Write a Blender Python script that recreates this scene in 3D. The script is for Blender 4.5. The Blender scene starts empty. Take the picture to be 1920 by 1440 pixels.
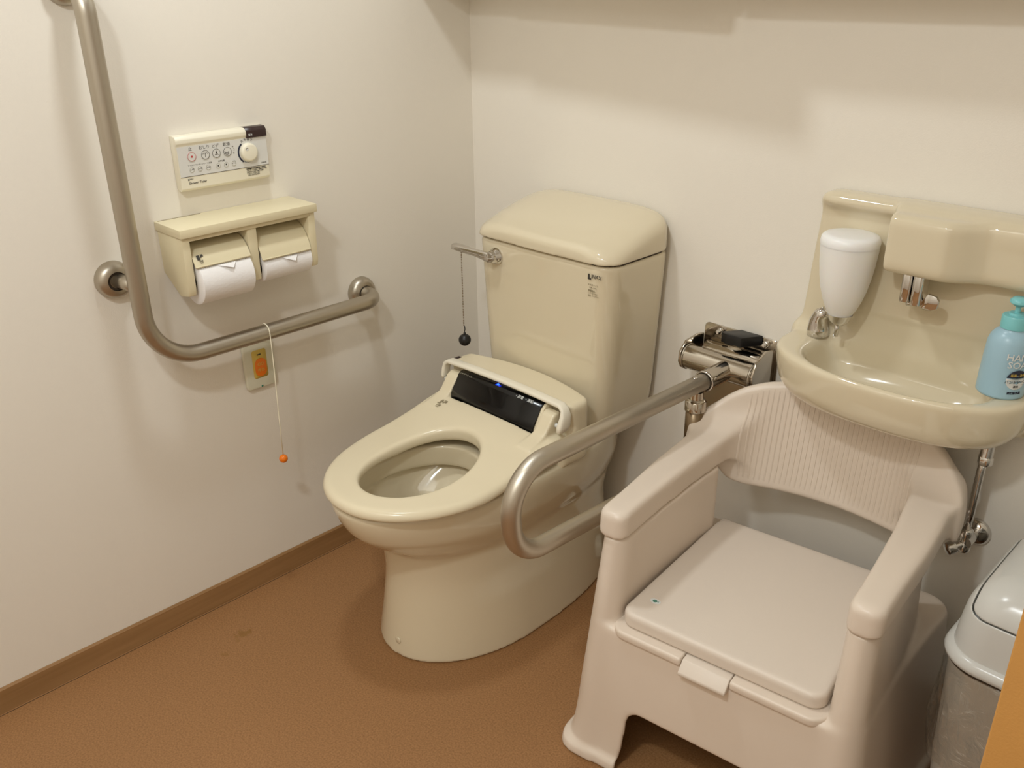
import bpy, bmesh, math, random
import numpy as np
import openvdb
from mathutils import Vector, Matrix
random.seed(4)
S = bpy.context.scene
COL = S.collection
PI = math.pi

# ------------------------------------------------------------------ camera, light, exposure
CAM = Vector((1.918, -1.7597, 1.5))
R3 = ((0.70756134, 0.28523908, -0.64652581),
      (0.70658142, -0.29850231, 0.64159104),
      (-0.00998261, -0.91078814, -0.41275332))      # rows: world axes in (right, down, forward)
cam = bpy.data.cameras.new('camera'); co = bpy.data.objects.new('camera', cam); COL.objects.link(co)
cm = Matrix([[R3[i][0], -R3[i][1], -R3[i][2], CAM[i]] for i in range(3)] + [[0, 0, 0, 1]])
co.matrix_world = cm
cam.sensor_fit = 'HORIZONTAL'; cam.sensor_width = 36.0; cam.lens = 1698.0 / 1920.0 * 36.0
cam.clip_start = 0.02
S.camera = co
W = bpy.data.worlds.new('world'); S.world = W; W.use_nodes = True
W.node_tree.nodes['Background'].inputs[0].default_value = (1.0, 0.93, 0.86, 1)
W.node_tree.nodes['Background'].inputs[1].default_value = 0.15

def area(name, loc, power, size, color, sy=None, spread=180, rot=(0, 0, 0)):
    l = bpy.data.lights.new(name, 'AREA'); l.energy = power; l.color = color
    l.shape = 'RECTANGLE' if sy else 'DISK'; l.size = size
    if sy: l.size_y = sy
    l.spread = math.radians(spread)
    o = bpy.data.objects.new(name, l); COL.objects.link(o); o.location = loc; o.rotation_euler = rot
    return o
WARM = (0.94, 1.0, 1.02)
area('downlight_near_left_wall', (0.50, -0.88, 2.372), 7.8, 0.17, WARM)
area('downlight_near_door', (1.30, -1.95, 2.372), 14.0, 0.17, WARM)
area('added_fill_panel', (1.5, -2.45, 2.372), 10.5, 2.2, (0.95, 1.0, 1.0), sy=0.8)  # added soft fill light, unseen behind the camera

S.view_settings.view_transform = 'Standard'
S.view_settings.look = 'None'
S.view_settings.gamma = 1.0
S.view_settings.use_curve_mapping = False
S.view_settings.exposure = 0.09

# ------------------------------------------------------------------ materials
def lin(c):
    return tuple(((v / 255) / 12.92 if v / 255 <= 0.04045 else ((v / 255 + 0.055) / 1.055) ** 2.4) for v in c) + (1.0,)

def mat(name, rgb, rough=0.5, metal=0.0, coat=0.0, noise=0.0, nscale=30, bump=0.0, bscale=200, aniso=0.0, spec=0.5,
        trans=0.0, ior=1.45, emit=None, estr=1.0, sub=0.0, rnoise=0.0, alpha=1.0):
    m = bpy.data.materials.new(name); m.use_nodes = True
    nt = m.node_tree; b = nt.nodes['Principled BSDF']
    c = lin(rgb)
    b.inputs['Base Color'].default_value = c
    b.inputs['Roughness'].default_value = rough
    b.inputs['Metallic'].default_value = metal
    b.inputs['Specular IOR Level'].default_value = spec
    b.inputs['IOR'].default_value = ior
    if coat: b.inputs['Coat Weight'].default_value = coat; b.inputs['Coat Roughness'].default_value = 0.06
    if trans: b.inputs['Transmission Weight'].default_value = trans
    if sub:
        b.inputs['Subsurface Weight'].default_value = sub; b.inputs['Subsurface Radius'].default_value = (0.02, 0.015, 0.01)
        b.inputs['Subsurface Scale'].default_value = 1.0
    if aniso: b.inputs['Anisotropic'].default_value = aniso
    if alpha < 1: b.inputs['Alpha'].default_value = alpha
    if emit: b.inputs['Emission Color'].default_value = lin(emit); b.inputs['Emission Strength'].default_value = estr
    tc = nt.nodes.new('ShaderNodeTexCoord')
    if noise or rnoise:
        n = nt.nodes.new('ShaderNodeTexNoise'); n.inputs['Scale'].default_value = nscale; n.inputs['Detail'].default_value = 6
        nt.links.new(tc.outputs['Object'], n.inputs['Vector'])
        if noise:
            r = nt.nodes.new('ShaderNodeMapRange'); r.inputs['From Min'].default_value = 0.3; r.inputs['From Max'].default_value = 0.7
            r.inputs['To Min'].default_value = 1 - noise; r.inputs['To Max'].default_value = 1 + noise
            nt.links.new(n.outputs['Fac'], r.inputs['Value'])
            mx = nt.nodes.new('ShaderNodeVectorMath'); mx.operation = 'SCALE'; mx.inputs[0].default_value = c[:3]
            nt.links.new(r.outputs['Result'], mx.inputs['Scale'])
            nt.links.new(mx.outputs['Vector'], b.inputs['Base Color'])
        if rnoise:
            r2 = nt.nodes.new('ShaderNodeMapRange'); r2.inputs['From Min'].default_value = 0.3; r2.inputs['From Max'].default_value = 0.7
            r2.inputs['To Min'].default_value = rough - rnoise; r2.inputs['To Max'].default_value = rough + rnoise
            nt.links.new(n.outputs['Fac'], r2.inputs['Value']); nt.links.new(r2.outputs['Result'], b.inputs['Roughness'])
    if bump:
        n2 = nt.nodes.new('ShaderNodeTexNoise'); n2.inputs['Scale'].default_value = bscale; n2.inputs['Detail'].default_value = 3
        bp = nt.nodes.new('ShaderNodeBump'); bp.inputs['Strength'].default_value = bump; bp.inputs['Distance'].default_value = 0.001
        nt.links.new(tc.outputs['Object'], n2.inputs['Vector'])
        nt.links.new(n2.outputs['Fac'], bp.inputs['Height']); nt.links.new(bp.outputs['Normal'], b.inputs['Normal'])
    return m

M = {}
M['wall'] = mat('wallpaper', (238, 231, 219), 0.62, noise=0.012, nscale=3, bump=0.25, bscale=350, spec=0.35)
M['ceiling'] = mat('ceiling_paint', (243, 240, 234), 0.8)
M['ceramic'] = mat('ivory_ceramic', (222, 209, 181), 0.09, coat=0.6, spec=0.5)
M['ceramic_in'] = mat('bowl_ceramic', (222, 206, 172), 0.12, coat=0.4)
M['seat'] = mat('seat_plastic', (226, 213, 184), 0.2, spec=0.5)
M['seatlight'] = mat('hinge_plastic', (238, 230, 211), 0.3)
M['holder'] = mat('holder_plastic', (228, 216, 182), 0.42, bump=0.1, bscale=500)
M['chair'] = mat('chair_plastic', (226, 211, 195), 0.33, spec=0.45, bump=0.05, bscale=600)
M['chairlid'] = mat('chair_lid_plastic', (224, 211, 197), 0.42, bump=0.22, bscale=900)
M['steel'] = mat('brushed_steel', (186, 178, 164), 0.38, metal=1.0)
M['railpipe'] = mat('satin_pipe', (196, 188, 174), 0.40, metal=1.0)
M['postpipe'] = mat('bronze_sleeve', (140, 122, 98), 0.38, metal=0.9)
M['chrome'] = mat('chrome', (215, 212, 208), 0.07, metal=1.0)
M['polished'] = mat('polished_steel', (190, 182, 170), 0.12, metal=1.0)
M['black'] = mat('black_plastic', (28, 27, 27), 0.35)
M['blackgloss'] = mat('black_gloss', (10, 10, 11), 0.2, coat=0.15, spec=0.35)
M['brown'] = mat('dark_brown_plastic', (52, 34, 32), 0.3)
M['remote'] = mat('remote_cream', (240, 233, 212), 0.35)
M['remoteface'] = mat('remote_grey_face', (222, 220, 214), 0.4)
M['ink'] = mat('ink', (62, 58, 52), 0.6)
M['inkgrey'] = mat('grey_ink', (150, 138, 112), 0.6)
M['silverink'] = mat('silver_ink', (176, 170, 150), 0.5)
M['navy'] = mat('navy_ink', (44, 48, 66), 0.5)
M['red'] = mat('red_ink', (196, 60, 60), 0.5)
M['whiteink'] = mat('white_ink', (226, 228, 226), 0.5)
M['paper'] = mat('tissue_paper', (246, 243, 242), 0.9, bump=0.6, bscale=220, spec=0.1)
M['core'] = mat('roll_core', (112, 100, 92), 0.8)
M['cordm'] = mat('cord', (240, 232, 208), 0.7)
M['orange'] = mat('orange_plastic', (238, 124, 26), 0.28)
M['yellow'] = mat('ochre_panel', (222, 190, 92), 0.45)
M['callplate'] = mat('call_plate', (218, 214, 192), 0.4)
M['frost'] = mat('frosted_white', (244, 241, 236), 0.35, sub=0.3)
M['frostcap'] = mat('white_cap', (248, 246, 244), 0.3, sub=0.2)
M['blue'] = mat('light_blue_plastic', (164, 198, 214), 0.3)
M['aqua'] = mat('aqua_plastic', (130, 202, 206), 0.28)
M['bin'] = mat('bin_grey', (206, 204, 198), 0.22, spec=0.5)
M['binbody'] = mat('bin_body_grey', (186, 178, 166), 0.4)
M['door'] = mat('door_edge_wood', (206, 152, 84), 0.5, noise=0.05, nscale=8, bump=0.3, bscale=300)
M['green'] = mat('green_ink', (44, 128, 104), 0.4)
M['gap'] = mat('joint_and_gap_shade', (60, 48, 36), 0.8)  # dark joints, and shade put into the bin gaps as colour
M['led'] = mat('blue_led', (20, 60, 255), 0.4, emit=(24, 70, 255), estr=6)
M['lamp'] = mat('lamp_diffuser', (255, 240, 215), 0.5, emit=(255, 240, 214), estr=0.5)

def water_mat():
    m = mat('water', (220, 228, 224), 0.02, trans=1.0, ior=1.33); return m
M['water'] = water_mat()

def bag_mat():
    m = bpy.data.materials.new('clear_film'); m.use_nodes = True
    nt = m.node_tree; nt.nodes.remove(nt.nodes['Principled BSDF']); out = nt.nodes['Material Output']
    t = nt.nodes.new('ShaderNodeBsdfTransparent'); t.inputs[0].default_value = (0.93, 0.93, 0.92, 1)
    g = nt.nodes.new('ShaderNodeBsdfGlossy'); g.inputs['Roughness'].default_value = 0.14
    lw = nt.nodes.new('ShaderNodeLayerWeight'); lw.inputs['Blend'].default_value = 0.25
    mr = nt.nodes.new('ShaderNodeMapRange'); mr.inputs['To Min'].default_value = 0.10; mr.inputs['To Max'].default_value = 0.55
    mx = nt.nodes.new('ShaderNodeMixShader')
    nt.links.new(lw.outputs['Facing'], mr.inputs['Value']); nt.links.new(mr.outputs['Result'], mx.inputs['Fac'])
    nt.links.new(t.outputs[0], mx.inputs[1]); nt.links.new(g.outputs[0], mx.inputs[2]); nt.links.new(mx.outputs[0], out.inputs['Surface'])
    tc = nt.nodes.new('ShaderNodeTexCoord'); n = nt.nodes.new('ShaderNodeTexNoise'); n.inputs['Scale'].default_value = 26
    n.inputs['Detail'].default_value = 4; n.inputs['Distortion'].default_value = 1.2
    bp = nt.nodes.new('ShaderNodeBump'); bp.inputs['Strength'].default_value = 1.0; bp.inputs['Distance'].default_value = 0.012
    nt.links.new(tc.outputs['Object'], n.inputs['Vector']); nt.links.new(n.outputs['Fac'], bp.inputs['Height'])
    nt.links.new(bp.outputs['Normal'], g.inputs['Normal'])
    return m
M['film'] = bag_mat()

def floor_mat():
    m = bpy.data.materials.new('vinyl_floor'); m.use_nodes = True
    nt = m.node_tree; b = nt.nodes['Principled BSDF']; b.inputs['Roughness'].default_value = 0.5
    b.inputs['Specular IOR Level'].default_value = 0.35
    tc = nt.nodes.new('ShaderNodeTexCoord')
    n = nt.nodes.new('ShaderNodeTexNoise'); n.inputs['Scale'].default_value = 260; n.inputs['Detail'].default_value = 3
    n2 = nt.nodes.new('ShaderNodeTexNoise'); n2.inputs['Scale'].default_value = 2.2; n2.inputs['Detail'].default_value = 3
    for q in (n, n2): nt.links.new(tc.outputs['Object'], q.inputs['Vector'])
    cr = nt.nodes.new('ShaderNodeValToRGB')
    cr.color_ramp.elements[0].position = 0.32; cr.color_ramp.elements[0].color = lin((138, 98, 61))
    cr.color_ramp.elements[1].position = 0.68; cr.color_ramp.elements[1].color = lin((164, 121, 79))
    nt.links.new(n.outputs['Fac'], cr.inputs['Fac'])
    mr = nt.nodes.new('ShaderNodeMapRange'); mr.inputs['To Min'].default_value = 0.94; mr.inputs['To Max'].default_value = 1.06
    nt.links.new(n2.outputs['Fac'], mr.inputs['Value'])
    vm = nt.nodes.new('ShaderNodeVectorMath'); vm.operation = 'SCALE'
    nt.links.new(cr.outputs['Color'], vm.inputs[0]); nt.links.new(mr.outputs['Result'], vm.inputs['Scale'])
    # two small yellowish-brown stains near the left wall
    last = vm.outputs['Vector']
    for (sx, sy, r, k) in ((0.151, -0.966, 0.020, 0.55), (0.190, -1.035, 0.012, 0.35), (0.168, -0.99, 0.008, 0.25)):
        sub = nt.nodes.new('ShaderNodeVectorMath'); sub.operation = 'SUBTRACT'; sub.inputs[1].default_value = (sx, sy, 0)
        n3 = nt.nodes.new('ShaderNodeTexNoise'); n3.inputs['Scale'].default_value = 55
        nt.links.new(tc.outputs['Object'], n3.inputs['Vector'])
        nt.links.new(tc.outputs['Object'], sub.inputs[0])
        ln = nt.nodes.new('ShaderNodeVectorMath'); ln.operation = 'LENGTH'; nt.links.new(sub.outputs['Vector'], ln.inputs[0])
        ad = nt.nodes.new('ShaderNodeMath'); ad.operation = 'MULTIPLY_ADD'; ad.inputs[1].default_value = r * 3.2; ad.inputs[2].default_value = -r * 1.6
        nt.links.new(n3.outputs['Fac'], ad.inputs[0])
        a2 = nt.nodes.new('ShaderNodeMath'); a2.operation = 'ADD'
        nt.links.new(ln.outputs['Value'], a2.inputs[0]); nt.links.new(ad.outputs[0], a2.inputs[1])
        m3 = nt.nodes.new('ShaderNodeMapRange'); m3.inputs['From Min'].default_value = r * 0.5; m3.inputs['From Max'].default_value = r
        m3.inputs['To Min'].default_value = k; m3.inputs['To Max'].default_value = 0
        nt.links.new(a2.outputs[0], m3.inputs['Value'])
        mx = nt.nodes.new('ShaderNodeMix'); mx.data_type = 'RGBA'; mx.inputs['B'].default_value = lin((124, 88, 32))
        nt.links.new(m3.outputs['Result'], mx.inputs['Factor']); nt.links.new(last, mx.inputs['A']); last = mx.outputs['Result']
    nt.links.new(last, b.inputs['Base Color'])
    bp = nt.nodes.new('ShaderNodeBump'); bp.inputs['Strength'].default_value = 0.3; bp.inputs['Distance'].default_value = 0.0006
    nt.links.new(n.outputs['Fac'], bp.inputs['Height']); nt.links.new(bp.outputs['Normal'], b.inputs['Normal'])
    return m
M['floor'] = floor_mat()

def wood_mat():
    m = bpy.data.materials.new('baseboard_wood'); m.use_nodes = True
    nt = m.node_tree; b = nt.nodes['Principled BSDF']; b.inputs['Roughness'].default_value = 0.5
    tc = nt.nodes.new('ShaderNodeTexCoord'); mp = nt.nodes.new('ShaderNodeMapping'); mp.inputs['Scale'].default_value = (60, 3, 60)
    n = nt.nodes.new('ShaderNodeTexNoise'); n.inputs['Scale'].default_value = 1; n.inputs['Detail'].default_value = 6
    nt.links.new(tc.outputs['Object'], mp.inputs['Vector']); nt.links.new(mp.outputs['Vector'], n.inputs['Vector'])
    cr = nt.nodes.new('ShaderNodeValToRGB')
    cr.color_ramp.elements[0].position = 0.3; cr.color_ramp.elements[0].color = lin((140, 104, 64))
    cr.color_ramp.elements[1].position = 0.7; cr.color_ramp.elements[1].color = lin((160, 122, 80))
    nt.links.new(n.outputs['Fac'], cr.inputs['Fac']); nt.links.new(cr.outputs['Color'], b.inputs['Base Color'])
    return m
M['wood'] = wood_mat()

# ------------------------------------------------------------------ object helpers
ORG = {}
def thing(name, label, cat, loc=(0, 0, 0), rotz=0.0, group=None):
    o = bpy.data.objects.new(name, None); COL.objects.link(o)
    o.location = loc; o.rotation_euler = (0, 0, rotz); o.empty_display_size = 0.05
    o['label'] = label; o['category'] = cat
    if group: o['group'] = group
    ORG[o.name] = Vector((0, 0, 0)) if rotz else Vector(loc)
    return o

def obj(name, geo, m, parent=None, smooth=True, angle=None, label=None, local=False):
    """geo = (verts, faces) in world coordinates (or in the parent's own frame when it is turned)"""
    v, f = geo
    off = Vector((0, 0, 0))
    if parent is not None and not local: off = ORG.get(parent.name, Vector((0, 0, 0)))
    me = bpy.data.meshes.new(name)
    me.from_pydata([(p[0] - off[0], p[1] - off[1], p[2] - off[2]) for p in v], [], f)
    me.materials.append(M[m] if isinstance(m, str) else m)
    if smooth:
        me.polygons.foreach_set('use_smooth', [True] * len(me.polygons))
        if angle is not None: me.set_sharp_from_angle(angle=math.radians(angle))
    me.validate(); me.update()
    o = bpy.data.objects.new(name, me); COL.objects.link(o)
    if parent is not None: o.parent = parent
    ORG[o.name] = off
    if label: o['label'] = label
    return o

def structure(name, geo, m, smooth=False):
    o = obj(name, geo, m, smooth=smooth); o['kind'] = 'structure'; return o

def join(*gs):
    V = []; F = []
    for v, f in gs:
        n = len(V); V += [tuple(p) for p in v]; F += [tuple(i + n for i in q) for q in f]
    return V, F

def xf(geo, mtx):
    return [tuple(mtx @ Vector(p)) for p in geo[0]], geo[1]

def from_bm(bm):
    bm.verts.ensure_lookup_table()
    r = ([tuple(v.co) for v in bm.verts], [tuple(v.index for v in f.verts) for f in bm.faces]); bm.free(); return r

def box(x0, x1, y0, y1, z0, z1, r=0.0, seg=3):
    bm = bmesh.new()
    bmesh.ops.create_cube(bm, size=1)
    for v in bm.verts:
        v.co = Vector(((x0 + x1) / 2 + v.co.x * (x1 - x0), (y0 + y1) / 2 + v.co.y * (y1 - y0), (z0 + z1) / 2 + v.co.z * (z1 - z0)))
    if r > 0: bmesh.ops.bevel(bm, geom=bm.edges[:], offset=r, segments=seg, profile=0.5, affect='EDGES')
    return from_bm(bm)

def prism(pts, h0, h1, axis='z', r=0.0, seg=2):
    """outline extruded along axis; pts are (a, b) in the other two axes, in x-y / y-z / x-z order"""
    bm = bmesh.new()
    def P(a, b, h): return {'z': (a, b, h), 'x': (h, a, b), 'y': (a, h, b)}[axis]
    lo = [bm.verts.new(P(a, b, h0)) for a, b in pts]; hi = [bm.verts.new(P(a, b, h1)) for a, b in pts]
    n = len(pts)
    bm.faces.new(lo[::-1]); bm.faces.new(hi)
    for i in range(n): bm.faces.new((lo[i], lo[(i + 1) % n], hi[(i + 1) % n], hi[i]))
    bmesh.ops.recalc_face_normals(bm, faces=bm.faces[:])
    if r > 0:
        es = [e for e in bm.edges if e.calc_face_angle(0) > 0.5]
        bmesh.ops.bevel(bm, geom=es, offset=r, segments=seg, profile=0.5, affect='EDGES')
    return from_bm(bm)

def rrect(x0, x1, y0, y1, r, n=6):
    out = []
    for cx, cy, a in ((x1 - r, y1 - r, 0), (x0 + r, y1 - r, 90), (x0 + r, y0 + r, 180), (x1 - r, y0 + r, 270)):
        for i in range(n + 1):
            t = math.radians(a + 90 * i / n); out.append((cx + r * math.cos(t), cy + r * math.sin(t)))
    return out

def loft(rings, cap0=True, cap1=True):
    V = []; F = []; n = len(rings[0])
    for r in rings: V += [tuple(p) for p in r]
    for k in range(len(rings) - 1):
        a, b = k * n, (k + 1) * n
        for i in range(n): j = (i + 1) % n; F.append((a + i, a + j, b + j, b + i))
    if cap0: F.append(tuple(range(n - 1, -1, -1)))
    if cap1: F.append(tuple((len(rings) - 1) * n + i for i in range(n)))
    return V, F

def fillet(pts, r, n=8):
    """round the inner corners of a 3D polyline"""
    P = [Vector(p) for p in pts]; out = [P[0]]
    rs = r if isinstance(r, (list, tuple)) else [r] * (len(P) - 2)
    for i in range(1, len(P) - 1):
        a = (P[i - 1] - P[i]).normalized(); b = (P[i + 1] - P[i]).normalized()
        ang = a.angle(b); d = rs[i - 1] / math.tan(ang / 2)
        d = min(d, (P[i - 1] - P[i]).length * 0.98, (P[i + 1] - P[i]).length * 0.98); rr = d * math.tan(ang / 2)
        c = P[i] + (a + b).normalized() * (rr / math.sin(ang / 2))
        s = P[i] + a * d - c; e = P[i] + b * d - c; tot = s.angle(e); ax = s.cross(e).normalized()
        for k in range(n + 1): out.append(c + Matrix.Rotation(tot * k / n, 3, ax) @ s)
    out.append(P[-1]); return out

def tube(pts, r, seg=24, caps=True):
    P = [Vector(p) for p in pts]; rings = []
    t0 = (P[1] - P[0]).normalized(); up = Vector((0, 0, 1)) if abs(t0.z) < 0.9 else Vector((1, 0, 0))
    nrm = (up - t0 * up.dot(t0)).normalized(); prev = t0
    for i, p in enumerate(P):
        if i == 0: t = t0
        elif i == len(P) - 1: t = (P[i] - P[i - 1]).normalized()
        else: t = ((P[i] - P[i - 1]).normalized() + (P[i + 1] - P[i]).normalized()).normalized()
        ax = prev.cross(t)
        if ax.length > 1e-7: nrm = Matrix.Rotation(prev.angle(t), 3, ax.normalized()) @ nrm
        prev = t; bn = t.cross(nrm)
        rr = r[i] if isinstance(r, (list, tuple)) else r
        rings.append([p + (nrm * math.cos(2 * PI * k / seg) + bn * math.sin(2 * PI * k / seg)) * rr for k in range(seg)])
    return loft(rings, caps, caps)

def lathe(prof, seg=40, origin=(0, 0, 0), axis=(0, 0, 1)):
    """prof: (radius, height) pairs"""
    rings = [[(r * math.cos(2 * PI * k / seg), r * math.sin(2 * PI * k / seg), z) for k in range(seg)] for r, z in prof]
    g = loft(rings)
    q = Vector((0, 0, 1)).rotation_difference(Vector(axis)).to_matrix().to_4x4()
    return xf(g, Matrix.Translation(origin) @ q)

def dome(r0, h, n=8):
    return [(r0 * math.cos(PI / 2 * k / n) + 1e-5, h * math.sin(PI / 2 * k / n)) for k in range(n + 1)]

def sphere(c, r, seg=24):
    prof = [(max(1e-5, r * math.sin(PI * k / 14)), -r * math.cos(PI * k / 14)) for k in range(15)]
    return lathe(prof, seg, c)

_tc = {}
def text_geo(s, size, depth=0.0003, align='CENTER', shear=0.0, bold=0.0):
    """flat lettering in the x-y plane, facing +z"""
    c = bpy.data.curves.new('t', 'FONT'); c.body = s; c.size = size; c.align_x = align; c.align_y = 'CENTER'
    c.extrude = depth / 2; c.resolution_u = 2; c.shear = shear; c.offset = bold
    o = bpy.data.objects.new('t', c); COL.objects.link(o)
    dg = bpy.context.evaluated_depsgraph_get(); me = o.evaluated_get(dg).to_mesh()
    g = ([tuple(v.co) for v in me.vertices], [tuple(p.vertices) for p in me.polygons])
    o.evaluated_get(dg).to_mesh_clear(); bpy.data.objects.remove(o); bpy.data.curves.remove(c)
    return g

def frame(origin, right, up):
    """matrix that lays local x along right, local y along up, local z out of the surface"""
    r = Vector(right).normalized(); u = Vector(up); u = (u - r * u.dot(r)).normalized(); n = r.cross(u)
    return Matrix(((r.x, u.x, n.x, origin[0]), (r.y, u.y, n.y, origin[1]), (r.z, u.z, n.z, origin[2]), (0, 0, 0, 1)))

def disc(r, z0=0, z1=0.0003, seg=28, cx=0, cy=0):
    return prism([(cx + r * math.cos(2 * PI * k / seg), cy + r * math.sin(2 * PI * k / seg)) for k in range(seg)], z0, z1)

def ring(r0, r1, z0=0, z1=0.0003, seg=32, cx=0, cy=0, a0=0, a1=360):
    full = abs(a1 - a0) >= 360; n = seg
    V = []; F = []
    m = n if full else n + 1
    for k in range(m):
        t = math.radians(a0 + (a1 - a0) * k / n)
        for r in (r0, r1):
            for z in (z0, z1): V.append((cx + r * math.cos(t), cy + r * math.sin(t), z))
    for k in range(n):
        a = 4 * k; b = 4 * ((k + 1) % m)
        F += [(a + 1, a + 3, b + 3, b + 1), (a, b, b + 2, a + 2), (a + 2, b + 2, b + 3, a + 3), (a, a + 1, b + 1, b)]
    return V, F

# ------------------------------------------------------------------ distance-field modelling (numpy + openvdb)
def smin(a, b, k):
    h = np.clip(0.5 + 0.5 * (b - a) / k, 0, 1); return b + (a - b) * h - k * h * (1 - h)
def smax(a, b, k): return -smin(-a, -b, k)
def sbox(x, y, z, c, h, r):
    qx = np.abs(x - c[0]) - (h[0] - r); qy = np.abs(y - c[1]) - (h[1] - r); qz = np.abs(z - c[2]) - (h[2] - r)
    return np.sqrt(np.maximum(qx, 0) ** 2 + np.maximum(qy, 0) ** 2 + np.maximum(qz, 0) ** 2) + np.minimum(np.maximum(qx, np.maximum(qy, qz)), 0) - r
def rrect2(x, y, hx, hy, r):
    qx = np.abs(x) - (hx - r); qy = np.abs(y) - (hy - r)
    return np.sqrt(np.maximum(qx, 0) ** 2 + np.maximum(qy, 0) ** 2) + np.minimum(np.maximum(qx, qy), 0) - r
def egg(x, y, xc, yc, a, bf, bb, n=2.0, nb=None):
    """superellipse with its own front (-y) and back (+y) length"""
    nb = n if nb is None else nb
    dy = y - yc; b = np.where(dy < 0, bf, bb); e = np.where(dy < 0, n, nb)
    q = (np.abs((x - xc) / a) ** e + np.abs(dy / b) ** e + 1e-12) ** (1 / e)
    r = np.sqrt((x - xc) ** 2 + dy ** 2) + 1e-6
    return (q - 1) * r / q
def poly2(x, y, pts):
    d = np.full(x.shape, 1e9, np.float32); s = np.ones(x.shape, np.float32); n = len(pts)
    for i in range(n):
        ax, ay = pts[i]; bx, by = pts[i - 1]; ex, ey = bx - ax, by - ay; wx, wy = x - ax, y - ay
        t = np.clip((wx * ex + wy * ey) / (ex * ex + ey * ey), 0, 1)
        d = np.minimum(d, (wx - ex * t) ** 2 + (wy - ey * t) ** 2)
        c1 = y >= ay; c2 = y < by; c3 = ex * wy > ey * wx
        s = np.where((c1 & c2 & c3) | (~c1 & ~c2 & ~c3), -s, s)
    return np.sqrt(d) * s
def curve(t, xs, ys):
    """monotone smooth interpolation"""
    xs = np.array(xs, float); ys = np.array(ys, float); h = np.diff(xs); dl = np.diff(ys) / h
    m = np.zeros(len(xs)); m[0] = dl[0]; m[-1] = dl[-1]
    for i in range(1, len(xs) - 1):
        m[i] = 0 if dl[i - 1] * dl[i] <= 0 else 2 * dl[i - 1] * dl[i] / (dl[i - 1] + dl[i])
    tt = np.clip(t, xs[0], xs[-1]); i = np.clip(np.searchsorted(xs, tt) - 1, 0, len(xs) - 2)
    u = (tt - xs[i]) / h[i]; H = h[i]
    return ys[i] * (2 * u ** 3 - 3 * u ** 2 + 1) + m[i] * H * (u ** 3 - 2 * u ** 2 + u) + ys[i + 1] * (-2 * u ** 3 + 3 * u ** 2) + m[i + 1] * H * (u ** 3 - u ** 2)

def sdf_geo(fn, lo, hi, h):
    n = [int((hi[i] - lo[i]) / h) + 2 for i in range(3)]
    ax = [(lo[i] + np.arange(n[i]) * h).astype(np.float32) for i in range(3)]
    X, Y, Z = np.meshgrid(*ax, indexing='ij')
    D = fn(X, Y, Z).astype(np.float32) / h
    D[0] = np.maximum(D[0], .5); D[-1] = np.maximum(D[-1], .5); D[:, 0] = np.maximum(D[:, 0], .5)
    D[:, -1] = np.maximum(D[:, -1], .5); D[:, :, 0] = np.maximum(D[:, :, 0], .5); D[:, :, -1] = np.maximum(D[:, :, -1], .5)
    D = np.clip(D, -3, 3)
    g = openvdb.FloatGrid(3.0); g.copyFromArray(np.ascontiguousarray(D), tolerance=0.0)
    p, q = g.convertToQuads(0.0)
    p = p * h + np.array(lo)
    return p, q

def sdf_obj(name, fn, lo, hi, h, m, parent, label=None, local=False, smooth_it=2, xform=None):
    p, q = sdf_geo(fn, lo, hi, h)
    off = Vector((0, 0, 0)) if local else ORG.get(parent.name, Vector((0, 0, 0)))
    p = p - np.array(off)
    me = bpy.data.meshes.new(name)
    me.from_pydata(p.tolist(), [], q.tolist())
    bm = bmesh.new(); bm.from_mesh(me)
    for _ in range(smooth_it): bmesh.ops.smooth_vert(bm, verts=bm.verts[:], factor=0.5, use_axis_x=True, use_axis_y=True, use_axis_z=True)
    bmesh.ops.recalc_face_normals(bm, faces=bm.faces[:])
    bm.to_mesh(me); bm.free()
    me.polygons.foreach_set('use_smooth', [True] * len(me.polygons))
    me.materials.append(M[m]); me.update()
    o = bpy.data.objects.new(name, me); COL.objects.link(o); o.parent = parent; ORG[o.name] = off
    if label: o['label'] = label
    return o

# ================================================================== THE ROOM
structure('floor', box(-0.1, 3.1, -3.1, 0.1, -0.06, 0.0), 'floor')
structure('ceiling', box(-0.1, 3.1, -3.1, 0.1, 2.40, 2.46), 'ceiling')
structure('wall_left', box(-0.1, 0.0, -3.1, 0.1, 0, 2.4), 'wall')
structure('wall_back', box(0.0, 3.1, 0.0, 0.1, 0, 2.4), 'wall')
structure('wall_front', box(0.0, 3.1, -3.1, -3.0, 0, 2.4), 'wall')
structure('wall_corridor', box(3.0, 3.1, -3.0, 0.0, 0, 2.4), 'wall')
structure('wall_right', box(1.84, 1.94, -0.76, 0.0, 0, 2.4), 'wall')
structure('door_1', box(1.743, 1.95, -0.80, -0.765, 0.002, 2.398, 0.002, 2), 'door')
# base boards, with the floor sheet's cove seam a little in front of the left one
structure('baseboard_left', join(prism([(0.0005, 0.0), (0.009, 0.0), (0.007, 0.058), (0.004, 0.062), (0.0005, 0.062)], -3.0, -0.0005, 'y')), 'wood')
structure('baseboard_back', box(0.009, 1.839, -0.008, -0.0005, 0.0, 0.062, 0.001, 1), 'wood')
structure('trim_1', box(0.0135, 0.0147, -2.9, -0.02, 0.0, 0.0006), 'gap')

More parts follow.
